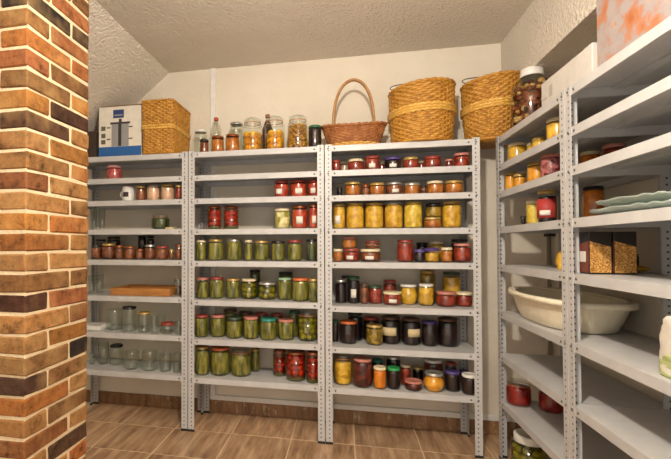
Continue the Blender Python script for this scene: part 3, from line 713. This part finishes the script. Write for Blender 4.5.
(4, 4, 2.06, -0.47, 1.29, 0.04, 0.155, 'orange', 'black', 'jar', '', 'f'),
]
ORD = ['first', 'second', 'third', 'fourth', 'fifth', 'sixth', 'seventh', 'eighth', 'ninth', 'tenth', 'eleventh', 'twelfth', 'thirteenth', 'fourteenth', 'fifteenth']
RK = {1: 'left back rack', 2: 'middle back rack', 3: 'right back rack', 4: 'side rack'}
rows = {}
for j in JARS: rows.setdefault((j[0], j[1], j[11]), []).append(j)
for key, lst in rows.items():
    lst.sort(key=(lambda q: q[2]) if key[0] < 4 else (lambda q: -q[3] + .3*(q[2] - 1.9)))
    for n, (u, s, X, Y, Z, r, h, cont, lid, shape, lab, row) in enumerate(lst):
        if cont == 'mug': name, what, cat = 'mug', 'white mug with dark print', 'mug'
        elif shape == 'tumbler': name, what, cat = 'drinking_glass', 'clear drinking glass', 'glass'
        elif cont == 'empty': name, what, cat = 'glass_jar', 'empty glass jar' + ('' if lid == 'none' else ' with %s lid' % LID[lid][3]), 'jar'
        else:
            name = {'green': 'pickle_jar', 'tomato': 'tomato_jar', 'pepper': 'pepper_jar', 'honey': 'honey_jar', 'lemon': 'lemon_jar'}.get(cont, 'jam_jar' if 'jam' in cont or cont in ('dark', 'plum') else 'preserve_jar')
            what, cat = '%s jar, %s lid' % (CONT[cont][3], LID[lid][3]), 'jar'
        sh = 'top' if s == 1 else ORD[s - 1]
        rowtxt = {'f': '%s from left' % ORD[n], 'b': '%s from left behind' % ORD[n], 's': 'stacked on another jar'}[row]
        o = make_jar(name, X, Y, Z + .0004, r, h, cont, lid, shape, lab, -PI/2 if u < 4 else -PI*.72)
        tag(o, '%s, %s, %s shelf, %s' % (what, rowtxt, sh, RK[u]), cat, 'jars and glasses on the ' + RK[u])

# ------------------------------------------------------------------ wicker
def wicker_mat(name, a, b, c):
    m, t, p = nmat(name); v = coords(t, 'Object', (1, 1, 1), True)
    n = noise(t, v, 26, 5, .7); r = ramp(t, n.outputs[0], [(.25, lin(a)), (.5, lin(b)), (.78, lin(c))]); link(t, r.outputs[0], p.inputs['Base Color'])
    p.inputs['Roughness'].default_value = .55; h = noise(t, v, 160, 3); bump(t, p, h.outputs[0], .3, .002); return m
m_wick = wicker_mat('golden_wicker', (128, 80, 20), (178, 124, 40), (206, 156, 68))
m_wick2 = wicker_mat('brown_willow', (104, 58, 24), (152, 92, 44), (186, 128, 74))
m_band = wicker_mat('pale_wicker_band', (172, 124, 46), (206, 160, 74), (226, 186, 106))
m_tan = wicker_mat('tan_willow', (124, 84, 44), (168, 122, 70), (192, 148, 96))
m_line = plain('basket_lining', (214, 204, 184), .9)
def ellipse_path(ax, ay):
    return lambda s: ((ax*math.cos(2*PI*s), ay*math.sin(2*PI*s)), (math.cos(2*PI*s), math.sin(2*PI*s)))
def rect_path(w, d, c=.02):
    # rounded rectangle centred on the origin, s in 0..1
    pts = []; nrm = []
    for qx, qy, a0 in ((w/2 - c, d/2 - c, 0), (-w/2 + c, d/2 - c, PI/2), (-w/2 + c, -d/2 + c, PI), (w/2 - c, -d/2 + c, 1.5*PI)):
        for i in range(4):
            a = a0 + PI/2*i/3; pts.append((qx + c*math.cos(a), qy + c*math.sin(a))); nrm.append((math.cos(a), math.sin(a)))
    pts.append(pts[0]); nrm.append(nrm[0]); L = [0]
    for p, q in zip(pts, pts[1:]): L.append(L[-1] + math.hypot(q[0] - p[0], q[1] - p[1]))
    def f(s):
        d_ = (s % 1)*L[-1]
        for i in range(len(L) - 1):
            if d_ <= L[i+1] + 1e-9:
                k = (d_ - L[i])/max(L[i+1] - L[i], 1e-9)
                n = [nrm[i][b]*(1 - k) + nrm[i+1][b]*k for b in (0, 1)]; l = math.hypot(*n)
                return tuple(pts[i][b]*(1 - k) + pts[i+1][b]*k for b in (0, 1)), (n[0]/l, n[1]/l)
    return f
def woven(path, scale, z0, z1, stakes, rows, amp, zfun=None, cap_bottom=True):
    """stake-and-strand weave: a backing wall, upright stakes and one undulating strand per row"""
    m = MB(); nb_ = 48; pitch = (z1 - z0)/rows
    def pt(s, v, d):
        (px, py), (nx, ny) = path(s); k = scale(v); z = z0 + (z1 - z0)*v
        x, y = px*k, py*k
        if zfun: z = zfun(x, y, v, z)
        return (x + nx*d, y + ny*d, z)
    vs = []; F = []
    for j in range(7):
        for i in range(nb_): vs.append(pt(i/nb_, j/6, -amp*.9))
    for j in range(6):
        for i in range(nb_): k = (i + 1) % nb_; F.append((j*nb_ + i, j*nb_ + k, (j+1)*nb_ + k, (j+1)*nb_ + i))
    if cap_bottom: F.append(tuple(range(nb_))[::-1])
    m.add(vs, F, True)
    for i in range(stakes):
        m.tube([pt((i + .5)/stakes, .01 + .98*j/6, amp*.1) for j in range(7)], amp*.75, 5)
    n = stakes*4
    for r in range(rows):
        v = (r + .5)/rows; C_ = []
        for i in range(n):
            s = i/n; d = amp*.9*math.cos(PI*stakes*s*1.0 - PI/2 + PI*r + (0 if stakes % 2 == 0 else 0))
            C_.append((pt(s, v, d + amp*.75), pt(s, v, d + amp*.45), pt(s, min(v + .46/rows, 1), d), pt(s, max(v - .46/rows, 0), d)))
        vs = []; F = []
        for c in C_: vs += [c[3], c[0], c[2]]
        for i in range(n):
            k = (i + 1) % n
            for q in range(2): F.append((i*3 + q, k*3 + q, k*3 + q + 1, i*3 + q + 1))
        m.add(vs, F, True)
    return m
def ring(path, scale, z, r, n=64, zf=None, wob=0):
    pts = []
    for i in range(n):
        (px, py), (nx, ny) = path(i/n); w_ = wob*math.sin(i*PI*.75)
        zz = z if zf is None else zf(px*scale, py*scale)
        pts.append((px*scale + nx*w_, py*scale + ny*w_, zz + w_*.6))
    return MB().tube(pts, r, 8, True)

# oval basket with an arched handle
ob = empty('handled_basket', (1.045, .135, 1.7935)); tag(ob, 'small oval brown wicker basket with tall arched handle on back rack', 'basket')
p = ellipse_path(.195, .125)
dip = lambda x, y, v, z: z + (.022*(abs(x)/.2)**2)*v
woven(p, lambda v: .70 + .30*v**.8, .003, .122, 36, 13, .004, dip).build('weave', m_wick2, ob)
woven(p, lambda v: .75 + .06*v, .002, .026, 36, 3, .005).build('foot_band', m_band, ob)
ring(p, 1.0, 0, .0085, 80, lambda x, y: .124 + .022*(x/.2)**2, .004).build('rim', m_wick2, ob)
for dx in (-.006, .006):
    MB().tube([(-.126*math.cos(PI*i/24), dx, .1 + .34*math.sin(PI*i/24)**.72 if 0 < i < 24 else .1) for i in range(25)], .0085, 8).build('handle', m_tan, ob)
# two round lidded baskets
def round_basket(X, Y, rb_, rt, h, tilt, label):
    b = empty('round_basket', (X, Y, 1.7935)); tag(b, label, 'basket', 'tall round wicker baskets on the back rack')
    pt = ellipse_path(1, 1)
    hs = h*.86
    top = lambda x, y: h - .0 + tilt*x
    def zf(x, y, v, z): return z + tilt*x*v
    rad = lambda v: rb_ + (rt - rb_)*math.sin(v*PI/2)
    woven(lambda s: pt(s), rad, .004, h, 40, 26, .0045, zf).build('weave', m_wick, b)
    # inner wall so the open top has depth
    woven(lambda s: pt(s), lambda v: rad(v) - .012, .02, h - .004, 24, 12, .002, zf).build('inner_weave', m_wick, b)
    ring(pt, rt, 0, .009, 72, top, .003).build('rim', m_wick, b)
    ring(pt, rb_*1.01, .009, .008, 72).build('foot_rim', m_wick, b)
    vs = rad(.55)
    for dz in (-.016, 0, .016):
        ring(pt, rad(.55)*1.03, 0, .0088, 96, lambda x, y: h*.56 + dz + tilt*.5*x, .0035).build('braid', m_band, b)
    MB().tube([(rt*.97*math.cos(a), rt*.97*math.sin(a)*.9 + .01, top(rt*math.cos(a), 0) + .014 + .045*math.sin((a - .3*PI)/(1.0*PI)*PI)) for a in [PI*(.3 + 1.0*i/18) for i in range(19)]], .003, 6).build('wire_handle', plain('dark_wire', (96, 88, 82), .4, .6), b)
    return b
round_basket(1.452, .155, .172, .186, .345, .07, 'tall round golden wicker basket right beside the handled oval basket')
round_basket(1.85, .165, .135, .158, .365, .10, 'tall round golden wicker basket in the corner, next to dried fruit jar')
# rectangular hamper
hp = empty('wicker_hamper', (-.222, .165, 1.7935)); tag(hp, 'golden rectangular wicker hamper with woven belt on the left back rack', 'hamper')
pr = rect_path(.22, .33)
woven(pr, lambda v: .96 + .04*v, .003, .35, 46, 28, .0042).build('weave', m_wick, hp)
ring(pr, 1.0, .353, .008, 120, None, .003).build('rim', m_wick, hp)
ring(pr, .965, .009, .007, 120).build('foot_rim', m_wick, hp)
for dz in (-.012, .004):
    ring(pr, .995, .185 + dz, .008, 140, None, .003).build('belt', m_band, hp)
MB().cbox(-.095, .095, -.15, .15, .337, .349, .004).build('lining', m_line, hp)
MB().cbox(.106, .116, -.10, -.04, .165, .2, .003).build('strap_tag', m_band, hp)
# cookware carton
cb = empty('cookware_carton', (-.512, .165, 1.7935)); tag(cb, 'white and blue carton printed with a steel pot beside wicker hamper', 'carton')
m_cw = plain('white_card', (226, 220, 206), .7); m_cbr = plain('brown_card', (126, 92, 56), .85); m_blue = plain('blue_print', (40, 96, 160), .6); m_navy = plain('navy_print', (44, 66, 118), .6)
m_pot = plain('pot_print_light', (150, 150, 150), .5); m_potd = plain('pot_print_dark', (58, 56, 58), .5); m_icon = plain('icon_print', (96, 92, 78), .6)
cw, cd, ch = .318, .25, .36
MB().cbox(-cw/2, cw/2, -cd/2, cd/2, 0, ch - .012, .002).build('body', m_cw, cb)
MB().cbox(-cw/2 + .004, cw/2 - .004, -cd/2 + .012, cd/2, ch - .012, ch, .002).build('flap', m_cbr, cb)
yf = -cd/2
def flat(x0, x1, z0, z1, mat, name, d=.0008): MB().box(x0, x1, yf - d, yf, z0, z1).build(name, mat, cb)
flat(-cw/2 + .001, cw/2 - .001, .002, .072, m_blue, 'blue_band')
flat(-.05, .03, .268, .325, m_navy, 'title_print'); flat(-.042, .02, .283, .292, m_pot, 'title_line', .0012)
for x0, x1, mt in ((-.062, -.012, m_pot), (.012, .066, m_pot), (-.012, .012, m_potd)): flat(x0, x1, .074, .235, mt, 'pot_print')
flat(-.072, .076, .226, .240, m_potd, 'pot_rim_print', .0012); flat(-.008, .014, .24, .262, m_potd, 'pot_knob_print')
for s_, x in ((-1, -.07), (1, .066)):
    for z in (.12, .2): flat(min(x, x + s_*.028), max(x, x + s_*.028), z, z + .008, m_potd, 'pot_handle_print')
for z in (.092, .135, .185): flat(-.14, -.108, z, z + .03, m_icon, 'icon_print')
# dark carton further left, half behind the pillar
db = empty('dark_carton', (-.765, .165, 1.7935)); tag(db, 'dark brown carton on top shelf, half hidden by the brick pillar', 'carton')
m_dk = plain('dark_card', (62, 46, 36), .8)
MB().cbox(-.07, .07, -.12, .12, 0, .19, .003).build('body', m_dk, db); MB().cbox(-.07, .07, -.04, .04, .19, .1915, .0003).build('tape', m_cbr, db)
# bottles on the top shelf
def bottle(name, X, Y, prof, mat, capmat, capr, h, label, liquid=None):
    b = empty(name, (X, Y, 1.7934)); tag(b, label, 'bottle')
    MB().lathe(prof, 24).build('body', mat, b)
    if liquid: MB().lathe(liquid[0], 24).build('liquid', liquid[1], b)
    MB().lathe([(capr, h - .022), (capr + .001, h - .02), (capr + .001, h - .002), (capr - .002, h), (0, h)], 16).build('cap', capmat, b)
m_pet = glass_mat('clear_plastic', (240, 240, 234), .5)
bottle('water_bottle', .108, .25, [(0, .003), (.034, 0), (.04, .01), (.037, .05), (.04, .09), (.036, .13), (.04, .17), (.036, .21), (.014, .262), (.013, .285)], m_pet, plain('red_cap', (176, 70, 48), .4), .015, .292, 'clear plastic bottle with red cap standing before the cable trunking')
bottle('syrup_bottle', .478, .232, [(0, .003), (.034, 0), (.038, .01), (.038, .18), (.014, .25), (.013, .27)], m_pet, plain('brown_cap', (150, 92, 54), .4), .015, .285, 'dark red syrup bottle with brown cap behind the clip-top jars', ([(0, .005), (.034, .005), (.0365, .012), (.0365, .18), (.013, .245), (0, .246)], CM['plum']))
wj = make_jar('glass_jar', .01, .205, 1.7934, .044, .195, 'empty', 'white', 'jar', ''); tag(wj, 'tall clear jar with white lid beside the wicker hamper', 'jar')

# ------------------------------------------------------------------ left rack odds and ends
ty = empty('wooden_tray', (-.36, .165, .8525)); tag(ty, 'shallow orange brown wooden tray lying on the left back rack', 'tray')
def wood_mat(name, a, b):
    m, t, p_ = nmat(name); n = noise(t, coords(t, 'Object', (2, 14, 14)), 4, 5); r = ramp(t, n.outputs[0], [(.3, lin(a)), (.7, lin(b))]); link(t, r.outputs[0], p_.inputs['Base Color']); p_.inputs['Roughness'].default_value = .45; return m
m_wood = wood_mat('tray_wood', (150, 98, 46), (184, 126, 64))
MB().cbox(-.215, .215, -.13, .13, 0, .008, .001).build('tray_base', m_wood, ty)
for a in ((-.215, .215, -.13, -.12), (-.215, .215, .12, .13), (-.215, -.205, -.12, .12), (.205, .215, -.12, .12)):
    MB().cbox(*a, .008, .05, .002).build('tray_side', m_wood, ty)
pk = MB(); pk.cbox(-.075, .075, -.07, .07, 0, .03, .004); o = pk.build('foam_block', m_white, None, (-.735, .12, .6054)); tag(o, 'flat white foam block at left end of seventh shelf', 'block')
o = MB().cbox(-.028, .028, -.03, .03, 0, .012, .003).build('soap_bar', plain('pale_yellow', (216, 200, 140), .6), None, (-.148, .06, 1.2984)); tag(o, 'small pale yellow bar beside the dark clip-top jar', 'bar')

# ------------------------------------------------------------------ side rack
dj = empty('dried_fruit_jar', (1.975, -.08, 1.7934)); tag(dj, 'large clear jar of dried fruit with white lid on side rack', 'jar')
R_, H_ = .10, .33
MB().lathe([(0, .002), (R_*.9, 0), (R_, .015), (R_, .2), (R_*.93, .25), (R_*.52, .29), (R_*.5, .315)], 28).build('jar_body', m_pet, dj)
MB().lathe([(R_*.52, .298), (R_*.54, .3), (R_*.54, .336), (R_*.5, .34), (0, .34)], 24).build('lid', m_white, dj)
rr = random.Random(3); m = MB(); cols = [CM['brownjam'], CM['mushroom'], CM['plum']]
fr = [MB(), MB(), MB()]
for i in range(260):
    a = rr.uniform(0, 2*PI); q = R_*.86*math.sqrt(rr.uniform(.35, 1)); z = rr.uniform(.018, .262); lim = R_*.86 if z < .2 else R_*.86 - (z - .2)*.4
    q = min(q, lim); fr[rr.randrange(3)].ball((q*math.cos(a), q*math.sin(a), z), rr.uniform(.013, .021), rr.uniform(.6, 1), rr.uniform(.6, 1), rr.uniform(.5, .9), 7, 5)
for i_, f_ in enumerate(fr): f_.build('dried_fruit', cols[i_], dj)['kind'] = 'stuff'
MB().lathe([(0, .01), (R_*.6, .01), (R_*.6, .24), (0, .24)], 16).build('fruit_core', CM['brownjam'], dj)
wbx = empty('white_carton', (1.967, -.635, 1.7934)); tag(wbx, 'long white carton lying on top of the side rack', 'carton')
MB().cbox(-.09, .09, -.205, .205, 0, .135, .002).build('body', plain('white_carton_card', (208, 202, 194), .65), wbx)
MB().box(-.0906, -.09, .10, .13, .05, .10).build('print_mark', plain('grey_print', (180, 172, 164), .7), wbx)
MB().box(-.0906, -.09, .15, .19, .05, .06).build('print_mark', plain('grey_print', (180, 172, 164), .7), wbx)
MB().cbox(-.0905, .0905, -.2055, -.15, .1345, .1362, .0003).build('flap', plain('white_carton_card', (208, 202, 194), .65), wbx)
# printed sack
def sack_mat():
    m, t, p_ = nmat('printed_sack'); v = coords(t, 'Object', (1, 1, 1))
    n = noise(t, v, 9, 4, .6); r = ramp(t, n.outputs[0], [(.30, lin((160, 92, 52))), (.42, lin((168, 116, 88))), (.5, lin((150, 142, 142))), (.58, lin((160, 146, 138))), (.64, lin((176, 104, 40))), (.72, lin((96, 52, 38)))])
    link(t, r.outputs[0], p_.inputs['Base Color']); p_.inputs['Roughness'].default_value = .35; return m
def pillow(w, d, h, seed, nu=28, nv=14, bulge=.5, e=.45, wr=1.0):
    rr = random.Random(seed); m = MB(); vs = []; F = []
    for j in range(nv + 1):
        v = j/nv; th = (math.sin(PI*min(max(v, .0), 1))**.35)*(1 - .25*v); sw = 1 - .06*math.sin(PI*v)
        for i in range(nu):
            a = 2*PI*i/nu; ca, sa = math.cos(a), math.sin(a)
            x = w/2*sw*math.copysign(abs(ca)**e, ca); y = d/2*max(th, .12 if v > .5 else .75)*math.copysign(abs(sa)**e, sa)
            k = wr*min(1, w/.3)*(.003*math.sin(5*a + 5*v*PI + seed) + .002*math.sin(13*v*PI + 3*a))
            vs.append((x + k*ca, y + k*sa*2, h*v))
    for j in range(nv):
        for i in range(nu): F.append((j*nu + i, j*nu + (i+1) % nu, (j+1)*nu + (i+1) % nu, (j+1)*nu + i))
    F += [tuple(range(nu))[::-1], tuple(range(nv*nu, (nv+1)*nu))]
    return m.add(vs, F, True)
ps = empty('printed_pack', (1.972, -1.125, 1.7934)); tag(ps, 'large printed orange and white pack at top right on side rack', 'pack')
MB().cbox(-.1, .1, -.255, .255, 0, .312, .012).build('pack_body', sack_mat(), ps); MB().cbox(-.012, .012, -.22, .22, .312, .33, .003).build('top_seam', plain('sack_seam', (216, 180, 150), .5), ps)
# basin
bs = empty('plastic_basin', (2.0, -.335, .8224)); tag(bs, 'large oval cream plastic basin on the side rack', 'basin')
m_bas = plain('cream_plastic', (242, 232, 206), .4)
nb = 56; P = [(0, .004), (.7, 0), (.76, .006), (.83, .05), (.91, .11), (.93, .122), (.985, .112), (1.0, .112), (1.0, .136), (.93, .136), (.87, .115), (.79, .05), (.7, .012), (0, .01)]
ax, ay = .185, .372; vs = []; L = []
for q, z in P:
    if q == 0: L.append([len(vs)]); vs.append((0, 0, z)); continue
    L.append(list(range(len(vs), len(vs) + nb)))
    for i in range(nb):
        a = 2*PI*i/nb; ca, sa = math.cos(a), math.sin(a); vs.append((ax*q*math.copysign(abs(ca)**.8, ca), ay*q*math.copysign(abs(sa)**.8, sa), z))
F = []
for A, B in zip(L, L[1:]):
    for i in range(nb):
        j = (i+1) % nb
        if len(A) == 1: F.append((A[0], B[j], B[i]))
        elif len(B) == 1: F.append((A[i], A[j], B[0]))
        else: F.append((A[i], A[j], B[j], B[i]))
MB().add(vs, F, True).build('bowl', m_bas, bs)
ring(ellipse_path(ax*.93, ay*.94), 1.0, .131, .005, 64).build('rolled_rim', m_bas, bs)
# cereal packs
m_grain = None
def grain_mat():
    m, t, p_ = nmat('grain_print'); vo = t.nodes.new('ShaderNodeTexVoronoi'); vo.inputs['Scale'].default_value = 260; link(t, coords(t, 'Object', (1, 1, 1)), vo.inputs['Vector'])
    sp = t.nodes.new('ShaderNodeSeparateColor'); link(t, vo.outputs['Color'], sp.inputs[0])
    r = ramp(t, sp.outputs[0], [(.1, lin((132, 84, 30))), (.5, lin((186, 130, 56))), (.9, lin((216, 170, 96)))]); link(t, r.outputs[0], p_.inputs['Base Color']); p_.inputs['Roughness'].default_value = .5
    bump(t, p_, vo.outputs['Distance'], .5, .003); return m
m_grain = grain_mat(); m_pk = plain('black_pack', (30, 24, 24), .35); m_pr = plain('maroon_print', (120, 58, 40), .5); m_pw = m_label['white']
def cereal(X, lab):
    c = empty('cereal_pack', (X, -.80, 1.0804)); tag(c, lab, 'carton', 'grain packs on the side rack')
    w_, d_, h_ = .074, .19, .158
    MB().cbox(0, w_, 0, d_, 0, h_, .0015).build('carton_body', m_pk, c)
    m = MB(); m.add([(.003, -.001, .006), (w_ - .003, -.001, .006), (w_ - .003, -.001, h_*.64), (.003, -.001, h_*.78), (.003, 0, .006), (w_ - .003, 0, .006), (w_ - .003, 0, h_*.64), (.003, 0, h_*.78)],
        [(0,1,2,3),(0,4,5,1),(1,5,6,2),(2,6,7,3),(3,7,4,0)]); m.build('grain_window', m_grain, c)
    m = MB(); m.add([(-.001, d_ - .003, .006), (-.001, .003, .006), (-.001, .003, h_*.78), (-.001, d_ - .003, h_*.55), (0, d_ - .003, .006), (0, .003, .006), (0, .003, h_*.78), (0, d_ - .003, h_*.55)],
        [(0,1,2,3),(0,4,5,1),(1,5,6,2),(2,6,7,3),(3,7,4,0)]); m.build('side_print', m_pr, c)
    MB().box(-.0018, -.001, .02, .07, .045, .085).build('side_label', m_pw, c)
    return c
cereal(1.877, 'black grain pack with slanted golden window, first beside the rack post'); cereal(1.957, 'black grain pack with slanted golden window, farther from the rack post')
yp = empty('yellow_packet', (2.10, -.63, 1.0804)); tag(yp, 'crumpled black and yellow packet lying behind the grain packs', 'packet')
m_yel = plain('yellow_film', (222, 170, 40), .35)
pillow(.08, .028, .11, 5).build('packet_body', m_yel, yp, (0, .05, .015), (PI/2, 0, 0)); pillow(.06, .05, .045, 6).build('black_packet_end', m_pk, yp, (0, 0, .028))
y2 = pillow(.12, .05, .085, 9).build('yellow_pouch', m_yel, None, (1.95, -.435, 1.0804), (0, 0, 1.2)); tag(y2, 'bright yellow pouch peeking out left of the rack post', 'pouch')
# glass platters
def platter(z, y, rot, s, lab):
    o = empty('glass_platter', (1.985, y, z), rot); tag(o, lab, 'platter', 'stacked glass platters')
    n = 64; vs = []; F = []; prof = [(0, .004), (.6, .004), (.66, .008), (.95, .02), (1.0, .022), (.97, .016), (.66, .002), (.6, 0), (0, 0)]; L = []
    for q, zz in prof:
        if q == 0: L.append([len(vs)]); vs.append((0, 0, zz)); continue
        L.append(list(range(len(vs), len(vs) + n)))
        for i in range(n):
            a = 2*PI*i/n; ca, sa = math.cos(a), math.sin(a); wv = (.0028*math.cos(20*a)) if q > .9 else 0
            vs.append((.15*q*math.copysign(abs(ca)**.55, ca), s*q*math.copysign(abs(sa)**.55, sa), zz + wv))
    for A, B in zip(L, L[1:]):
        for i in range(n):
            j = (i+1) % n
            if len(A) == 1: F.append((A[0], B[i], B[j]))
            elif len(B) == 1: F.append((A[i], B[0], A[j]))
            else: F.append((A[i], B[i], B[j], A[j]))
    MB().add(vs, F, True).build('dish', m_frost, o); return o
m_frost, t_, p_ = nmat('frosted_green_glass'); p_.inputs['Base Color'].default_value = lin((206, 218, 208)); p_.inputs['Roughness'].default_value = .12; p_.inputs['Transmission Weight'].default_value = .45; p_.inputs['Alpha'].default_value = .85
n_ = noise(t_, coords(t_), 60, 3); bump(t_, p_, n_.outputs[0], .4, .004)
platter(1.2906, -1.02, 0, .22, 'wavy-edged pale green glass platter, lower one of two on side rack'); platter(1.3165, -1.05, .03, .2, 'wavy-edged pale green glass platter, lying on top of another platter')
# sack at the right edge
ws = empty('paper_sack', (1.925, -1.215, .8224)); tag(ws, 'white bag with green print standing at right edge of side rack', 'bag')
pillow(.13, .14, .17, 4).build('bag_body', plain('white_film', (222, 214, 200), .3), ws)
pillow(.133, .143, .06, 4).build('green_print', plain('green_yellow_print', (176, 182, 118), .4), ws, (0, 0, .001))
# red jars low on the side rack, big jar on the floor
for X, Y, lab in ((1.905, -.045, 'large red jelly jar on the low shelf, next to the corner post'), (2.035, -.115, 'large red jelly jar on the low shelf, farther from the corner post')):
    o = make_jar('jam_jar', X, Y, .3304, .06, .125, 'redjelly', 'glass', 'jar', '', -PI*.72); tag(o, lab, 'jar', 'large red jam jars on the side rack')
o = make_jar('pickle_jar', 1.93, -.11, .0004, .085, .2, 'greenfruit', 'white', 'clip', '', -PI*.72); tag(o, 'big pickle jar with white lid on the floor under side rack', 'jar')
